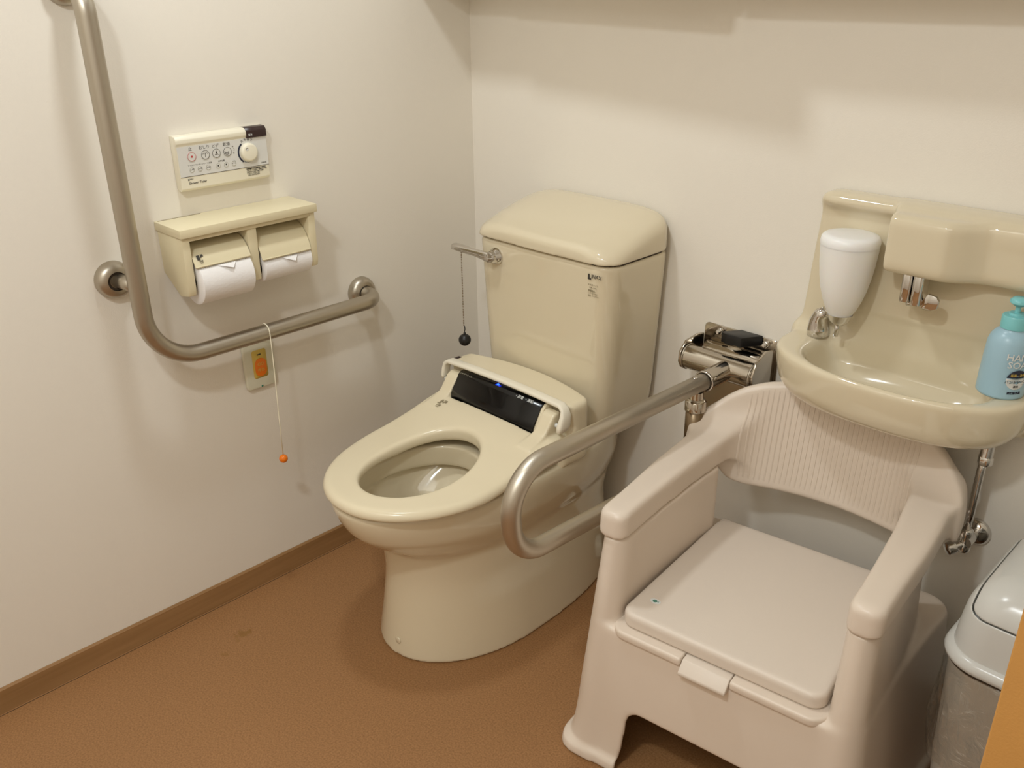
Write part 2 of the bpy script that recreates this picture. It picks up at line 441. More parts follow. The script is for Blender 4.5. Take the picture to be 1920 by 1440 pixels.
# ================================================================== WALL CABINET above the frame (its shadow falls on the back wall)
wc = thing('wall_cabinet', 'white cabinet fixed high on the back wall above the toilet, out of the picture', 'cabinet', (0.43, 0, 1.50))
obj('body', box(0.001, 0.872, -0.180, -0.001, 1.50, 2.06, 0.002, 1), 'ceiling', wc)
obj('door', box(0.002, 0.293, -0.2025, -0.1815, 1.50, 2.058, 0.002, 1), 'ceiling', wc)
obj('door', prism([(0.296, -0.1815), (0.296, -0.212), (0.870, -0.242), (0.870, -0.222)], 1.50, 2.058, 'z', 0.002, 1), 'ceiling', wc, label='door standing slightly ajar')
wc2 = thing('wall_cabinet', 'shallow white cabinet fixed high on the back wall above the basin, out of the picture', 'cabinet', (1.35, 0, 1.50))
obj('body', box(0.880, 1.83, -0.184, -0.001, 1.50, 2.06, 0.002, 1), 'ceiling', wc2)

def downlight(x, y, lab):
    t = thing('ceiling_light', lab, 'light', (x, y, 2.4))
    obj('trim_ring', xf(ring(0.082, 0.100, 0, 0.006, 40), Matrix.Translation((x, y, 2.393))), 'ceiling', t)
    obj('diffuser', xf(disc(0.081, 0, 0.004, 40), Matrix.Translation((x, y, 2.394))), 'lamp', t)
downlight(0.50, -0.88, 'round recessed ceiling light nearest the handrail wall, above the picture')
downlight(1.30, -1.95, 'round recessed ceiling light nearest the doorway, above the picture')

pl = thing('ceiling_light', 'added wide flat ceiling fill panel behind the photographer, out of the picture', 'light', (1.5, -2.45, 2.4))  # invented housing for the added fill light
obj('frame', box(0.36, 2.64, -2.89, -2.01, 2.385, 2.3995, 0.003, 1), 'ceiling', pl)
obj('diffuser', box(0.39, 2.61, -2.86, -2.04, 2.381, 2.3848), 'lamp', pl)
# ================================================================== TOILET
XC = 0.475
T = thing('toilet', 'ivory ceramic toilet with tank, bidet seat and raised hinge bar, standing in the corner', 'toilet', (XC, -0.40, 0))
def f_bowl(x, y, z):
    zz = z[0, 0, :]
    def C(xs, ys): return curve(zz, xs, ys)[None, None, :].astype(np.float32)
    Zs = [0, .02, .12, .22, .285, .325, .375, .43, .46]
    a = C(Zs, [.196, .193, .180, .170, .172, .188, .205, .211, .211])
    bf = C(Zs, [.295, .292, .276, .264, .269, .306, .350, .368, .370])
    yc = C(Zs, [-.45, -.45, -.45, -.455, -.460, -.468, -.475, -.480, -.482])
    bb = C(Zs, [.42, .42, .42, .42, .44, .46, .47, .47, .47])
    d = egg(x, y, XC, yc, a, bf, bb, 2.05, 2.6)
    d = smax(d, z - .448, .014); d = smax(d, y + .012, .02); d = np.maximum(d, -z)
    # rim opening, and the wider bowl below it
    up = np.maximum(egg(x, y, XC, -.640, .122, .165, .165, 2.1), .385 - z)
    lo_a = C([.16, .20, .26, .32, .37, .39], [.03, .05, .085, .115, .132, .132])
    lo_b = C([.16, .20, .26, .32, .35, .39], [.03, .05, .070, .088, .122, .188])
    lo = np.maximum(np.maximum(egg(x, y, XC, -.605, lo_a, lo_b, lo_b * .9), z - .39), .165 - z)
    return smax(smax(d, -up, .008), -lo, .008)
bowl = sdf_obj('bowl', f_bowl, (XC - .225, -.87, -.006), (XC + .225, 0.004, .462), .0045, 'ceramic', T, smooth_it=3)
obj('water', lathe([(1e-4, 0), (.068, 0), (.068, .002), (1e-4, .002)], 40, (XC, -.605, .247)), 'water', T)
obj('bolt_cap', lathe([(.009, 0), (.009, .0025), (.0075, .0035), (1e-4, .0035)], 24, (0.490, -.7365, .0405), (.05, -1, .06)), 'ceramic', T)
obj('floor_bracket_cover', join(box(.612, .662, -.075, -.012, .0, .048, .012, 3)), 'seatlight', T, label='small white plastic cover at the foot beside the wall')

def f_tank(x, y, z):
    t = np.clip((z - .45) / .45, 0, 1)
    hx = .198 + .026 * t - .012 * np.clip((.56 - z) / .11, 0, 1) ** 2
    yf = .224 + .012 * t; hy = yf / 2
    bow = .006 * (1 - ((x - XC) / .22) ** 2)
    d = rrect2(x - XC, y + hy - .001 + np.where(y < -hy, bow, 0), hx, hy, .045)
    d = smax(d, z - .897, .012); d = smax(d, .452 - z, .04); d = np.maximum(d, y + .002)
    return d
sdf_obj('tank', f_tank, (XC - .24, -.26, .44), (XC + .24, .003, .905), .004, 'ceramic', T, smooth_it=3)
obj('tank_joint', prism(rrect(XC - .219, XC + .219, -.231, -.005, .045), .895, .9025, 'z'), 'gap', T)
def f_lid(x, y, z):
    hx = .2275 - .10 * np.clip(z - .93, 0, 1) ** 1.0 * .6
    bow = .006 * (1 - ((x - XC) / .22) ** 2)
    d = rrect2(x - XC, y + .122 + np.where(y < -.12, bow, 0), hx, .1195, .048)
    r2 = ((x - XC) / .2275) ** 2; ry = ((y + .122) / .1195) ** 2
    top = .9915 - .030 * r2 ** 2.6 - .056 * np.clip((-y - .035) / .205, 0, 1) ** 1.35
    d = smax(d, (z - top) * .9, .020)
    return np.maximum(np.maximum(d, .9005 - z), y + .002)
sdf_obj('tank_lid', f_lid, (XC - .24, -.262, .892), (XC + .24, .003, 1.005), .003, 'ceramic', T, smooth_it=3)

# printing on the tank
fm = frame((XC + .176, -.2375, .8705), (1, 0.0, 0), (0, 0.04, 1))
lg = join(xf(prism([(-.016, .006), (-.016, -.007), (-.006, -.007), (-.006, -.003), (-.011, -.003), (-.011, .006)], 0, .0004, 'z'), Matrix.Identity(4)),
          xf(text_geo('INAX', .0125, .0004, 'LEFT', bold=.0001), Matrix.Translation((-.006, .001, 0))))
T_logo = obj('logo', xf(lg, Matrix.Translation((0, -.0015, 0)) @ fm), 'ink', T, smooth=False, label='dark printed maker mark')
fm = frame((XC + .174, -.2355, .838), (1, 0.0, 0), (0, 0.04, 1))
ls = []
ls.append(xf(text_geo('節水形トイレ', .0052, .0003), Matrix.Translation((0, .012, 0))))
ls.append(xf(text_geo('大8L 小6L', .0052, .0003), Matrix.Translation((0, .006, 0))))
ls.append(xf(text_geo('手洗なし', .0058, .0003, 'LEFT', bold=.0002), Matrix.Translation((-.0145, -.002, 0))))
ls.append(xf(text_geo('レバーを手前に', .0042, .0003, 'LEFT'), Matrix.Translation((-.0145, -.008, 0))))
ls.append(xf(text_geo('●回してください', .0042, .0003, 'LEFT'), Matrix.Translation((-.0145, -.0135, 0))))
ls.append(xf(ring(.0001, .0001), Matrix.Identity(4)))
obj('tank_notice', xf(join(*ls[:-1]), Matrix.Translation((0, -.0015, 0)) @ fm), 'inkgrey', T, smooth=False, label='faint grey printed notice')

# flush lever with its bead chain and black ball
def lring(x, yc, zc, hy, hz, n=14):
    o_ = []
    for q in range(n):
        t = 2 * PI * q / n; o_.append((x, yc + hy * math.copysign(abs(math.cos(t)) ** .7, math.cos(t)), zc + hz * math.copysign(abs(math.sin(t)) ** .7, math.sin(t))))
    return o_
lev = obj('flush_lever', join(lathe([(.021, 0), (.021, .006), (.0165, .010), (.0155, .022), (.012, .029), (1e-4, .030)], 32, (.336, -.238, .858), (0, -1, 0)),
    loft([lring(x, y, z, a, b) for x, y, z, a, b in ((.347, -.258, .858, .004, .010), (.330, -.263, .858, .0065, .0125), (.310, -.264, .860, .0065, .0110), (.285, -.265, .862, .0075, .0095), (.255, -.266, .863, .0100, .0090), (.225, -.266, .864, .0120, .0088), (.208, -.266, .864, .0120, .0080), (.2050, -.266, .864, .0095, .005))])), 'chrome', T, angle=50, label='chrome flush lever')
ch = []
for k in range(46): ch.append(lathe([(1e-4, -.0017), (.0017, -.0008), (.0017, .0008), (1e-4, .0017)], 6, (.234, -.266, .852 - k * .0044)))
co_ = obj('bead_chain', join(*ch), 'postpipe', lev, label='fine metal bead chain'); co_['kind'] = 'stuff'
obj('chain_hook', join(tube([(.234, -.264, .652), (.2355, -.264, .648), (.236, -.264, .642), (.234, -.264, .636), (.234, -.264, .630)], .0014, 8)), 'black', lev)
obj('chain_ball', join(sphere((.234, -.264, .612), .0165), lathe([(.004, 0), (.003, .006), (1e-4, .007)], 12, (.234, -.264, .6265))), 'black', lev, label='matte black rubber ball')

# seat
def deckz(y): return curve(y, [-.90, -.70, -.60, -.50, -.43, -.40], [.481, .483, .489, .505, .522, .528])
def f_seat(x, y, z):
    top = deckz(y[0, :, 0])[None, :, None].astype(np.float32)
    out = egg(x, y, XC + .003, -.585, .2135, .274, .60, 2.05, 3.2)
    sc = np.clip((y + .585) / .20, 0, 1); out = out + sc * .006
    dome_ = .006 * (np.abs(x - XC) / .2) ** 2
    d = smax(out, z - (top - dome_), .020); d = smax(d, .4555 - z + np.clip((y + .62) * .12, 0, 1), .008)
    hole = egg(x, y, XC + .012, -.640, .107 + (z - .465) * .08, .148, .158, 2.05)
    d = smax(d, -hole, .013)
    d = smax(d, y + .352, .006)
    rec = np.maximum(np.abs(x - XC) - .146, -.404 - y)
    d = smax(d, -rec, .004)
    # side arms that climb to the hinge
    az = curve(y[0, :, 0], [-.46, -.41, -.372, -.350], [.512, .530, .572, .577])[None, :, None].astype(np.float32)
    ar = np.maximum(np.maximum(np.abs(np.abs(x - XC) - .166) - .019, np.abs(y + .405) - .053), np.maximum(z - az, .47 - z))
    return smin(d, ar, .006)
seat = sdf_obj('seat', f_seat, (XC - .232, -.88, .435), (XC + .232, -.34, .585), .003, 'seat', T, smooth_it=3)
# eco mark printed on the deck
def eco_mark(s):
    g = [prism([(-.5 * s, -.35 * s), (0, -.35 * s), (0, .45 * s), (-.5 * s, .45 * s)], 0, .0004, 'z')]
    g.append(prism([(.05 * s, .1 * s), (.3 * s, .35 * s), (.15 * s, .5 * s), (.62 * s, .5 * s), (.62 * s, .05 * s), (.45 * s, .2 * s), (.2 * s, -.05 * s)], 0, .0004, 'z'))
    g.append(xf(text_geo('抗菌', .34 * s, .0004), Matrix.Translation((.05 * s, -.58 * s, 0))))
    g.append(xf(text_geo('SIAA', .26 * s, .0004), Matrix.Translation((.05 * s, -.88 * s, 0))))
    return join(*g)
obj('seat_mark', xf(eco_mark(.021), frame((.332, -.436, .5195), (1, .0, .0), (0, 1, .25))), 'inkgrey', seat, smooth=False, label='small grey printed hygiene mark')

# housing behind the seat
def f_house(x, y, z):
    bow = .040 * (np.clip(np.abs(x - XC) / .21, 0, 1)) ** 2
    bk = y + .240 + bow
    p = poly2(y, z, [(-.20, .435), (-.20, .590), (-.345, .592), (-.337, .535), (-.378, .490), (-.378, .435)])
    d = smax(p, bk, .012); d = smax(d, np.abs(x - XC) - .2125, .020)
    return d
hs = sdf_obj('seat_housing', f_house, (XC - .225, -.395, .425), (XC + .225, -.22, .602), .003, 'seat', T, smooth_it=3)
obj('power_light', box(.2695, .2820, -.348, -.318, .5870, .5922, .001, 1), 'brown', hs, label='dark brown indicator window')
obj('console', prism([(-.335, .46), (-.335, .583), (-.362, .583), (-.372, .574), (-.398, .530), (-.398, .46)], .326, .624, 'x', .002, 2), 'seat', T, angle=40)
cap_pts = [(-.340, .5845), (-.366, .5835), (-.3755, .577), (-.383, .562), (-.396, .545), (-.4022, .532), (-.4025, .515), (-.399, .515), (-.3985, .530), (-.373, .5745), (-.362, .580), (-.340, .580)]
cp = obj('control_window', prism(cap_pts, .3295, .6165, 'x', .0008, 1), 'blackgloss', T, angle=50, label='glossy black sensor window')
obj('status_light', sphere((.462, -.3628, .5838), .0034, 14), 'led', cp, label='glowing blue status light')
obj('status_glow_strip', box(.455, .472, -.3665, -.3610, .5834, .5841), mat('blue_dim', (10, 20, 90), .3, emit=(12, 40, 200), estr=1.2), cp)
fm = frame((.556, -.3716, .5808), (1, 0, 0), (0, .825, .565))
obj('window_lettering', join(xf(text_geo('・節電', .0095, .0003), Matrix.Translation((-.013, 0, 0)) ), xf(text_geo('・運転', .0095, .0003), Matrix.Translation((.019, 0, 0)))) if False else
    xf(join(xf(text_geo('・節電', .0095, .0003), Matrix.Translation((-.013, 0, 0))), xf(text_geo('・運転', .0095, .0003), Matrix.Translation((.019, 0, 0)))), fm), 'whiteink', cp, smooth=False, label='tiny white lettering')
fm = frame((.356, -.3716, .5808), (1, 0, 0), (0, .825, .565))
obj('window_name', xf(text_geo('シャワートイレ', .0065, .0003), fm), 'silverink', cp, smooth=False, label='tiny silver lettering')
# pale bar across the housing with down-turned ends
def rr_bar(path, ry, rz):
    rings = []
    for (p, k, tw) in path:
        ring_ = []
        for i in range(16):
            t = 2 * PI * i / 16; c = math.copysign(abs(math.cos(t)) ** .6, math.cos(t)); s = math.copysign(abs(math.sin(t)) ** .6, math.sin(t))
            a = c * ry * k; b = s * rz * k
            # section plane turns from y-z (bar) to y-x (ends)
            ring_.append((p[0] + b * math.sin(tw), p[1] + a, p[2] + b * math.cos(tw)))
        rings.append(ring_)
    return loft(rings)
bar_path = []
for s in (-1,):
    bar_path = [((XC - .206, -.368, .548), .75, -PI / 2), ((XC - .207, -.366, .556), 1, -PI / 2), ((XC - .207, -.362, .574), 1, -PI / 2 * .85), ((XC - .203, -.360, .588), 1, -PI / 4), ((XC - .192, -.3585, .595), 1, 0)]
    bar_path += [((XC - .10, -.3555, .5965), 1, 0), ((XC, -.354, .597), 1, 0), ((XC + .10, -.3555, .5965), 1, 0)]
    bar_path += [((XC + .192, -.3585, .595), 1, 0), ((XC + .203, -.360, .588), 1, PI / 4), ((XC + .208, -.363, .574), 1.3, PI / 2 * .85), ((XC + .209, -.370, .552), 1.55, PI / 2), ((XC + .208, -.374, .540), 1.3, PI / 2), ((XC + .207, -.376, .536), .7, PI / 2)]
obj('hinge_bar', rr_bar(bar_path, .0125, .0058), 'seatlight', T, label='paler cream bar across the bidet housing')
for a_, b_ in ((.2745, .289), (.661, .6755)): obj('hinge_pin', box(a_, b_, -.376, -.368, .543, .552, .001, 1), 'whiteink', T, label='small white hinge tab')
obj('nozzle_shutter', box(.535, .575, -.510, -.492, .440, .456, .002, 1), 'seatlight', T, label='pale shutter under the rear of the seat opening')

# ================================================================== L-SHAPED GRAB BAR ON THE LEFT WALL
gb = thing('grab_bar', 'brushed steel L-shaped grab bar fixed to the left wall around the paper holder', 'grab bar', (0, -1.0, .73))
bx = .086; br = .0192
path = fillet([(0.01, -1.039, 1.493), (bx, -1.039, 1.493), (bx, -1.039, .733), (bx, -.422, .733), (0.01, -.422, .733)], [.055, .115, .052], 12)
obj('pipe', tube(path, br, 32), 'steel', gb)
obj('stub', tube([(0.01, -1.052, .914), (bx - .004, -1.040, .914)], .0150, 24), 'steel', gb)
for (fy, fz) in ((-1.039, 1.493), (-1.054, .914), (-.422, .733)):
    fo = obj('flange', lathe([(.0405, 0), (.0402, .006), (.0385, .013), (.0345, .0195), (.0275, .0235), (.0205, .0245), (.0200, .0195), (.0185, .019), (1e-4, .019)], 44, (0.0005, fy, fz), (1, 0, 0)), 'steel', gb, angle=50)
    obj('joint_ring', xf(ring(.0150 if fz == .914 else .0192, .0205, 0, .0005, 32), frame((.0218, fy, fz), (0, 1, 0), (0, 0, 1))), 'gap', fo)

# ================================================================== CALL BUTTON, cord and orange ball
cb = thing('call_button', 'pale call plate with orange button and pull cord, below the grab bar', 'call button', (0, -.747, .62))
obj('plate', prism(rrect(-.788, -.7055, .562, .685, .010), .0005, .012, 'x', .003, 2), 'callplate', cb)
bt = obj('button_panel', prism(rrect(-.7665, -.7275, .590, .664, .006), .0121, .0128, 'x'), 'yellow', cb, label='ochre printed panel')
ob = obj('button', prism(rrect(-.762, -.7305, .594, .642, .0155), .0128, .0155, 'x', .001, 2), 'orange', cb, label='orange oval push button')
obj('button_rim', prism(rrect(-.764, -.7285, .592, .644, .0165), .0125, .0132, 'x'), 'yellow', cb)
fm = frame((.0157, -.7465, .627), (0, 1, 0), (0, 0, 1))
obj('button_symbol', xf(join(ring(.003, .0040, cx=-.0045), ring(.003, .0040, cx=.0045), xf(text_geo('呼出', .0095, .0003), Matrix.Translation((0, -.016, 0)))), fm), 'yellow', ob, smooth=False, label='pale symbol and the characters for call')
obj('slot', box(.0127, .0131, -.753, -.742, .650, .653), 'ink', bt)
obj('reset_mark', join(box(.0121, .0126, -.7505, -.7455, .565, .569), ), 'green', cb, label='tiny green mark')
cpts = []
cpts.append((.013, -.744, .685)); cpts.append((.035, -.750, .712)); cpts.append((.0525, -.755, .728))
for k in range(9):
    a = math.radians(185 - k * 21); cpts.append((bx + .0208 * math.cos(a), -.757 - k * .0005, .733 + .0208 * math.sin(a)))
cpts += [(bx + .0215, -.762, .70), (bx + .0215, -.764, .60), (bx + .022, -.767, .50), (bx + .022, -.769, .415)]
cd = obj('cord', tube(cpts, .0013, 8), 'cordm', cb, label='thin cream pull cord looped over the bar')
obj('cord_ball', sphere((bx + .022, -.769, .4045), .0108), 'orange', cd, label='small orange ball')

# ================================================================== BIDET REMOTE
RX = .024
rm = thing('bidet_remote', 'cream bidet remote control with a round dial, on the left wall above the paper holder', 'remote control', (0, -.771, 1.13))
y0, y1, z0, z1 = -.880, -.663, 1.074, 1.192
prof = [(0.0005, z0 + .003), (.016, z0), (RX - .003, z0 + .002), (RX, z0 + .006), (RX, z1 - .0205), (RX + .003, z1 - .016), (RX + .003, z1 - .008), (RX - .002, z1 - .001), (.012, z1), (0.0005, z1)]
obj('body', prism([(a, b) for a, b in prof], y0, y1, 'y', .0012, 2), 'remote', rm, angle=40)
obj('face', prism([(y0 + .0015, z0 + .0320), (y1 - .0005, z0 + .0320), (y1 - .0005, z1 - .0225), (y0 + .0015, z1 - .0225)], RX, RX + .0006, 'x'), 'remoteface', rm, smooth=False, label='pale grey printed face')
obj('seam', box(RX, RX + .0007, y0 + .001, y1, z0 + .0311, z0 + .0320), 'ink', rm, smooth=False)
obj('sensor_window', prism([(.006, z1 + .0006), (RX - .0015, z1 - .0003), (RX + .0038, z1 - .0075), (RX + .0038, z1 - .0225), (RX - .001, z1 - .0225), (RX - .001, z1 - .002), (.006, z1 - .001)], y1 - .050, y1 + .0006, 'y', .0004, 1), 'brown', rm, angle=40, label='dark brown sensor window')
def rf(y, z): return frame((RX + .0006, y, z), (0, 1, 0), (0, 0, 1))
def rput(name, g, y, z, m, label=None): return obj(name, xf(g, rf(y, z)), m, rm, smooth=False, label=label)
bz = 1.143
for i, (yy, zz, tx) in enumerate(((-.8478, 0, '止'), (-.8160, 0, 'おしり'), (-.7898, 0, 'ビデ'), (-.7629, 0, '乾燥'))):
    zz = 1.1470
    b = rput('button', disc(.0094, 0, .0012), yy, zz, 'remoteface')
    rput('button_outline', ring(.0090, .0096, .0010, .0016), yy, zz, 'red' if i == 0 else 'ink')
    rput('button_caption', text_geo(tx, .0088, .0003), yy - (.001 if i == 0 else 0), zz + .0155, 'ink')
    if i == 0: rput('stop_symbol', prism([(-.002, -.002), (.002, -.002), (.002, .002), (-.002, .002)], .0013, .0017, 'z'), yy, zz, 'red', 'small red square')
    if i == 1: rput('spray_symbol', join(ring(.0023, .0030, .0012, .0016, 12, cx=-.0027, cy=.0016, a0=0, a1=190), ring(.0023, .0030, .0012, .0016, 12, cx=.0027, cy=.0016, a0=-10, a1=180), prism([(-.0005, -.0055), (.0005, -.0055), (.0005, .002), (-.0005, .002)], .0012, .0016, 'z')), yy, zz, 'ink')
    if i == 2: rput('bidet_symbol', join(prism([(-.0022, -.001), (.0022, -.001), (0, .006)], .0012, .0016, 'z'), ring(.0018, .0024, .0012, .0016, 10, cx=-.002, cy=-.0042, a0=0, a1=170), ring(.0018, .0024, .0012, .0016, 10, cx=.002, cy=-.0042, a0=10, a1=180)), yy, zz, 'ink')
    if i == 3: rput('dryer_symbol', join(*[ring(.0065, .0073, .0012, .0016, 10, cx=-.0015 + k * .0002, cy=.0055 - k * .0023, a0=215, a1=310) for k in range(3)]), yy, zz, 'ink')
for (yy, tx, kk) in ((-.8514, 'マイルド', 0), (-.8326, 'マッサージ', 0), (-.8130, 'ワイド洗浄', 0), (-.7894, '', 1), (-.7700, '', 1), (-.7509, 'ノズル', 2)):
    zz = 1.1195
    rput('small_button', join(disc(.0052, 0, .0008)), yy, zz, 'remoteface')
    rput('small_outline', ring(.0049, .0053, .0006, .0011), yy, zz, 'silverink')
    if kk == 0:
        rput('small_symbol', text_geo('入/切', .0042, .0003), yy, zz, 'ink').location.x += .0009
        rput('small_caption', text_geo(tx, .0040, .0003), yy, zz + .0088, 'ink')
    elif kk == 1: rput('small_symbol', prism([(-.0012, -.0016), (.0012, -.0016), (.0012, .0016), (-.0012, .0016)], .0008, .0012, 'z'), yy, zz, 'ink')
    else:
        rput('small_symbol', text_geo('そうじ', .0032, .0003), yy, zz, 'ink').location.x += .0009
        rput('small_caption', text_geo(tx, .0032, .0003), yy, zz + .0042, 'ink').location.x += .0009
rput('small_caption', text_geo('洗浄位置', .0040, .0003), -.7800, 1.1285, 'ink')
rput('scale_mark', join(text_geo('高', .004, .0003) if False else xf(text_geo('熱', .0036, .0003), Matrix.Translation((0, .008, 0))), xf(text_geo('温', .0036, .0003), Matrix.Translation((.001, -.006, 0))), ring(.0028, .0032, 0, .0003, 12, cx=.0, cy=.0015, a0=-60, a1=70)), -.7485, 1.1475, 'ink')
DY, DZ = -.7120, 1.1390
dl = obj('dial', lathe([(.0205, 0), (.0205, .003), (.0195, .008), (.0180, .0100), (.015, .0106), (1e-4, .0108)], 48, (RX + .0005, DY, DZ), (1, 0, 0)), 'remote', rm, angle=50, label='round cream dial with a thumb dimple')
obj('dial_dimple', lathe([(.0042, 0), (.0036, .0002), (1e-4, -.0004)], 24, (RX + .0112, DY - .0075, DZ + .0085), (1, 0, 0)), 'remoteface', dl)
rput('dial_scale', ring(.0225, .0260, 0, .0006, 30, a0=128, a1=235), DY, DZ, 'navy', 'dark curved volume band beside the dial')
rput('dial_scale_mark', join(*[ring(.0225, .0238 - i * .0003, 0, .0004, 4, a0=238 + i * 11, a1=245 + i * 10) for i in range(4)]), DY, DZ, 'navy')
for i, cch in enumerate('洗浄強さ'):
    a = math.radians(118 - i * 17)
    rput('dial_caption', xf(text_geo(cch, .0066, .0003), Matrix.Translation((.0275 * math.cos(a), .0275 * math.sin(a), 0)) @ Matrix.Rotation(a - PI / 2, 4, 'Z')), DY, DZ, 'ink')
rput('caption', text_geo('温風乾燥', .0034, .0003), -.6760, 1.1110, 'ink')
for i, tx in enumerate(('便座着座中のみ使用できます', '1.おしり・ビデ洗浄・乾燥を使う時は', '2.洗浄強さつまみで強さを調節', '3.止ボタンで止まります')):
    rput('notice_line', text_geo(tx, .0038 if i == 0 else .0031, .0003, 'LEFT', bold=.00012 if i == 0 else 0), -.7215, 1.1015 - i * .0036, 'ink')
obj('notice_lines', xf(text_geo('お手入れは中性洗剤で', .0030, .0003, 'LEFT'), rf(-.7190, 1.1015 - 4 * .0036)), 'ink', rm, smooth=False)
rput('maker_mark', join(prism([(-.0035, .002), (-.0035, -.002), (-.0005, -.002), (-.0005, -.0008), (-.002, -.0008), (-.002, .002)], 0, .0003, 'z'), xf(text_geo('INAX', .0038, .0003, 'LEFT'), Matrix.Translation((-.0002, .0008, 0)))), -.8600, 1.0990, 'ink')
rput('series_name', text_geo('Shower Toilet', .0072, .0003, 'LEFT', shear=.25), -.8630, 1.0910, 'ink', 'slanting grey script line')
rput('sensor_lettering', text_geo('電池', .0052, .0003), -.7035, 1.1760, 'whiteink').location.x += .0036

# ================================================================== DOUBLE PAPER HOLDER
ph = thing('paper_holder', 'cream two-roll toilet paper holder with a flat shelf, on the left wall', 'paper holder', (0, -.776, .95))
HY0, HY1 = -.949, -.603
obj('shelf', prism([(.0005, 0), (.108, 0), (.120, .012), (.120, 0)][:0] or [(HY0, 0.0), (HY0, 0.0)][:0] or [(.0005, HY0 + .004), (.062, HY0 + .004), (.119, HY0 + .004), (.119, HY1 - .004), (.0005, HY1 - .004)], 1.000, 1.0185, 'z', .0012, 2), 'holder', ph, angle=40)
obj('shelf_slot', box(.0045, .0085, HY0 + .010, HY0 + .110, 1.0178, 1.0189), 'inkgrey', ph, label='dark slot at the back of the shelf')
def side_outline(h): return [(.0005, .9995), (.112, .9995), (.110, .885), (.106, .870), (.066, .862), (.0005, .905)]
for (ya, yb, nm) in ((HY0 + .008, HY0 + .026, 'side_panel'), (-.786, -.763, 'divider'), (HY1 - .026, HY1 - .008, 'side_panel')):
    obj(nm, prism(side_outline(0) if nm != 'divider' else [(.0005, .9995), (.109, .9995), (.106, .870), (.070, .866), (.0005, .905)], ya, yb, 'y', .002, 2), 'holder', ph, angle=40)
obj('front_rail', box(.098, .112, HY0 + .020, HY1 - .020, .990, .9996, .001, 1), 'holder', ph)
obj('back_panel', box(.0005, .006, HY0 + .020, HY1 - .020, .915, .9996, .001, 1), 'holder', ph)
def roll(cy, cz, R, lab, wy=.132, cx=.072):
    t = thing('toilet_paper', lab, 'toilet paper', (cx, cy, cz - R), group='toilet paper rolls in the holder')
    prof = [(.021, -wy / 2), (R - .004, -wy / 2), (R, -wy / 2 + .003), (R, wy / 2 - .003), (R - .004, wy / 2), (.021, wy / 2)]
    g = lathe(prof, 56, (cx, cy, cz), (0, 1, 0))
    g = (g[0], [f for f in g[1] if len(f) < 10])
    obj('roll', g, 'paper', t, angle=50)
    cg = lathe([(.0185, -wy / 2 + .001), (.021, -wy / 2 + .001), (.021, wy / 2 - .001), (.0185, wy / 2 - .001)], 32, (cx, cy, cz), (0, 1, 0))
    obj('cardboard_core', (cg[0], [f for f in cg[1] if len(f) < 10]), 'core', t)
    # sheet end folded to a point below the cutter
    pts = []
    fl = obj('folded_end', fold_geo(cx, cy, cz, R), 'paper', t, smooth=False)
    return t
def fold_geo(cx, cy, cz, R):
    """folded triangle of paper, hinged under the cutter and standing a little off the roll"""
    a0 = math.radians(44 if R > .045 else 30)
    o = Vector((cx + (R + .0012) * math.cos(a0), cy, cz + (R + .0012) * math.sin(a0)))
    t = Vector((math.sin(a0), 0, -math.cos(a0))); nn = Vector((math.cos(a0), 0, math.sin(a0)))
    front = [o + Vector((0, -.022, 0)), o + Vector((0, .026, 0)), o + t * .017 + nn * .004 + Vector((0, .012, 0)), o + t * .015 + nn * .0045 + Vector((0, .006, 0))]
    back = [p - nn * .0008 for p in front]
    V = front + back
    return [tuple(p) for p in V], [(0, 1, 2, 3), (7, 6, 5, 4), (0, 4, 5, 1), (1, 5, 6, 2), (2, 6, 7, 3), (3, 7, 4, 0)]
roll(-.852, .8925, .0515, 'fuller white toilet paper roll with a folded tip, nearer the vertical bar', wy=.128, cx=.078)
roll(-.692, .8925, .0370, 'smaller white toilet paper roll with a folded tip, nearer the toilet', wy=.128, cx=.078)
for (ya, yb, cz, R, mk) in ((-.921, -.789, .8925, .0525, True), (-.760, -.631, .8925, .0385, False)):
    V = []; F = []; n = 12
    cx = .078
    # curved flap from the back top over the roll to the cutter edge
    top = Vector((.030, 0, .985)); edge_a = math.radians(46 if mk else 32)
    ex, ez = cx + (R + .004) * math.cos(edge_a), cz + (R + .004) * math.sin(edge_a)
    P0, P1, P2 = Vector((.020, 0, .972)), Vector((.092, 0, .992)), Vector((ex, 0, ez))
    crv = [(P0 * (1 - t) ** 2 + P1 * 2 * t * (1 - t) + P2 * t * t) for t in [k / n for k in range(n + 1)]]
    out = [(p.x, p.z) for p in crv]; inn = [(p.x - .0010, p.z - .0024) for p in crv[::-1]]
    cv = obj('cover', prism(out + inn, ya, yb, 'y'), 'holder', ph, angle=35, label='curved flap over the roll')
    tt = []
    nt_ = int((yb - ya) / .0042)
    for k in range(nt_):
        yy = ya + .004 + k * .0042
        if yy > yb - .004: break
        tt.append(prism([(yy - .0013, 0), (yy + .0013, 0), (yy, -.0048)], 0, .001, 'x'))
    g = join(*tt); g = xf(g, Matrix.Translation((ex - .0008, 0, ez)))
    obj('cutter_teeth', g, 'holder', cv)
    obj('cutter_lip', box(ex - .001, ex + .0015, ya + .002, yb - .002, ez - .0012, ez + .0012, .0004, 1), 'holder', cv)
    if mk:
        t_ = .84; q_ = P0 * (1 - t_) ** 2 + P1 * 2 * t_ * (1 - t_) + P2 * t_ * t_
        up = ((P1 - P2) * t_ + (P0 - P1) * (1 - t_)).normalized(); nn_ = Vector((0, 1, 0)).cross(up)
        q_ = q_ + nn_ * .0014
        obj('hygiene_mark', xf(eco_mark(.0135), frame((q_.x, ya + .016, q_.z), (0, 1, 0), tuple(up))), 'ink', cv, smooth=False, label='small black printed mark')

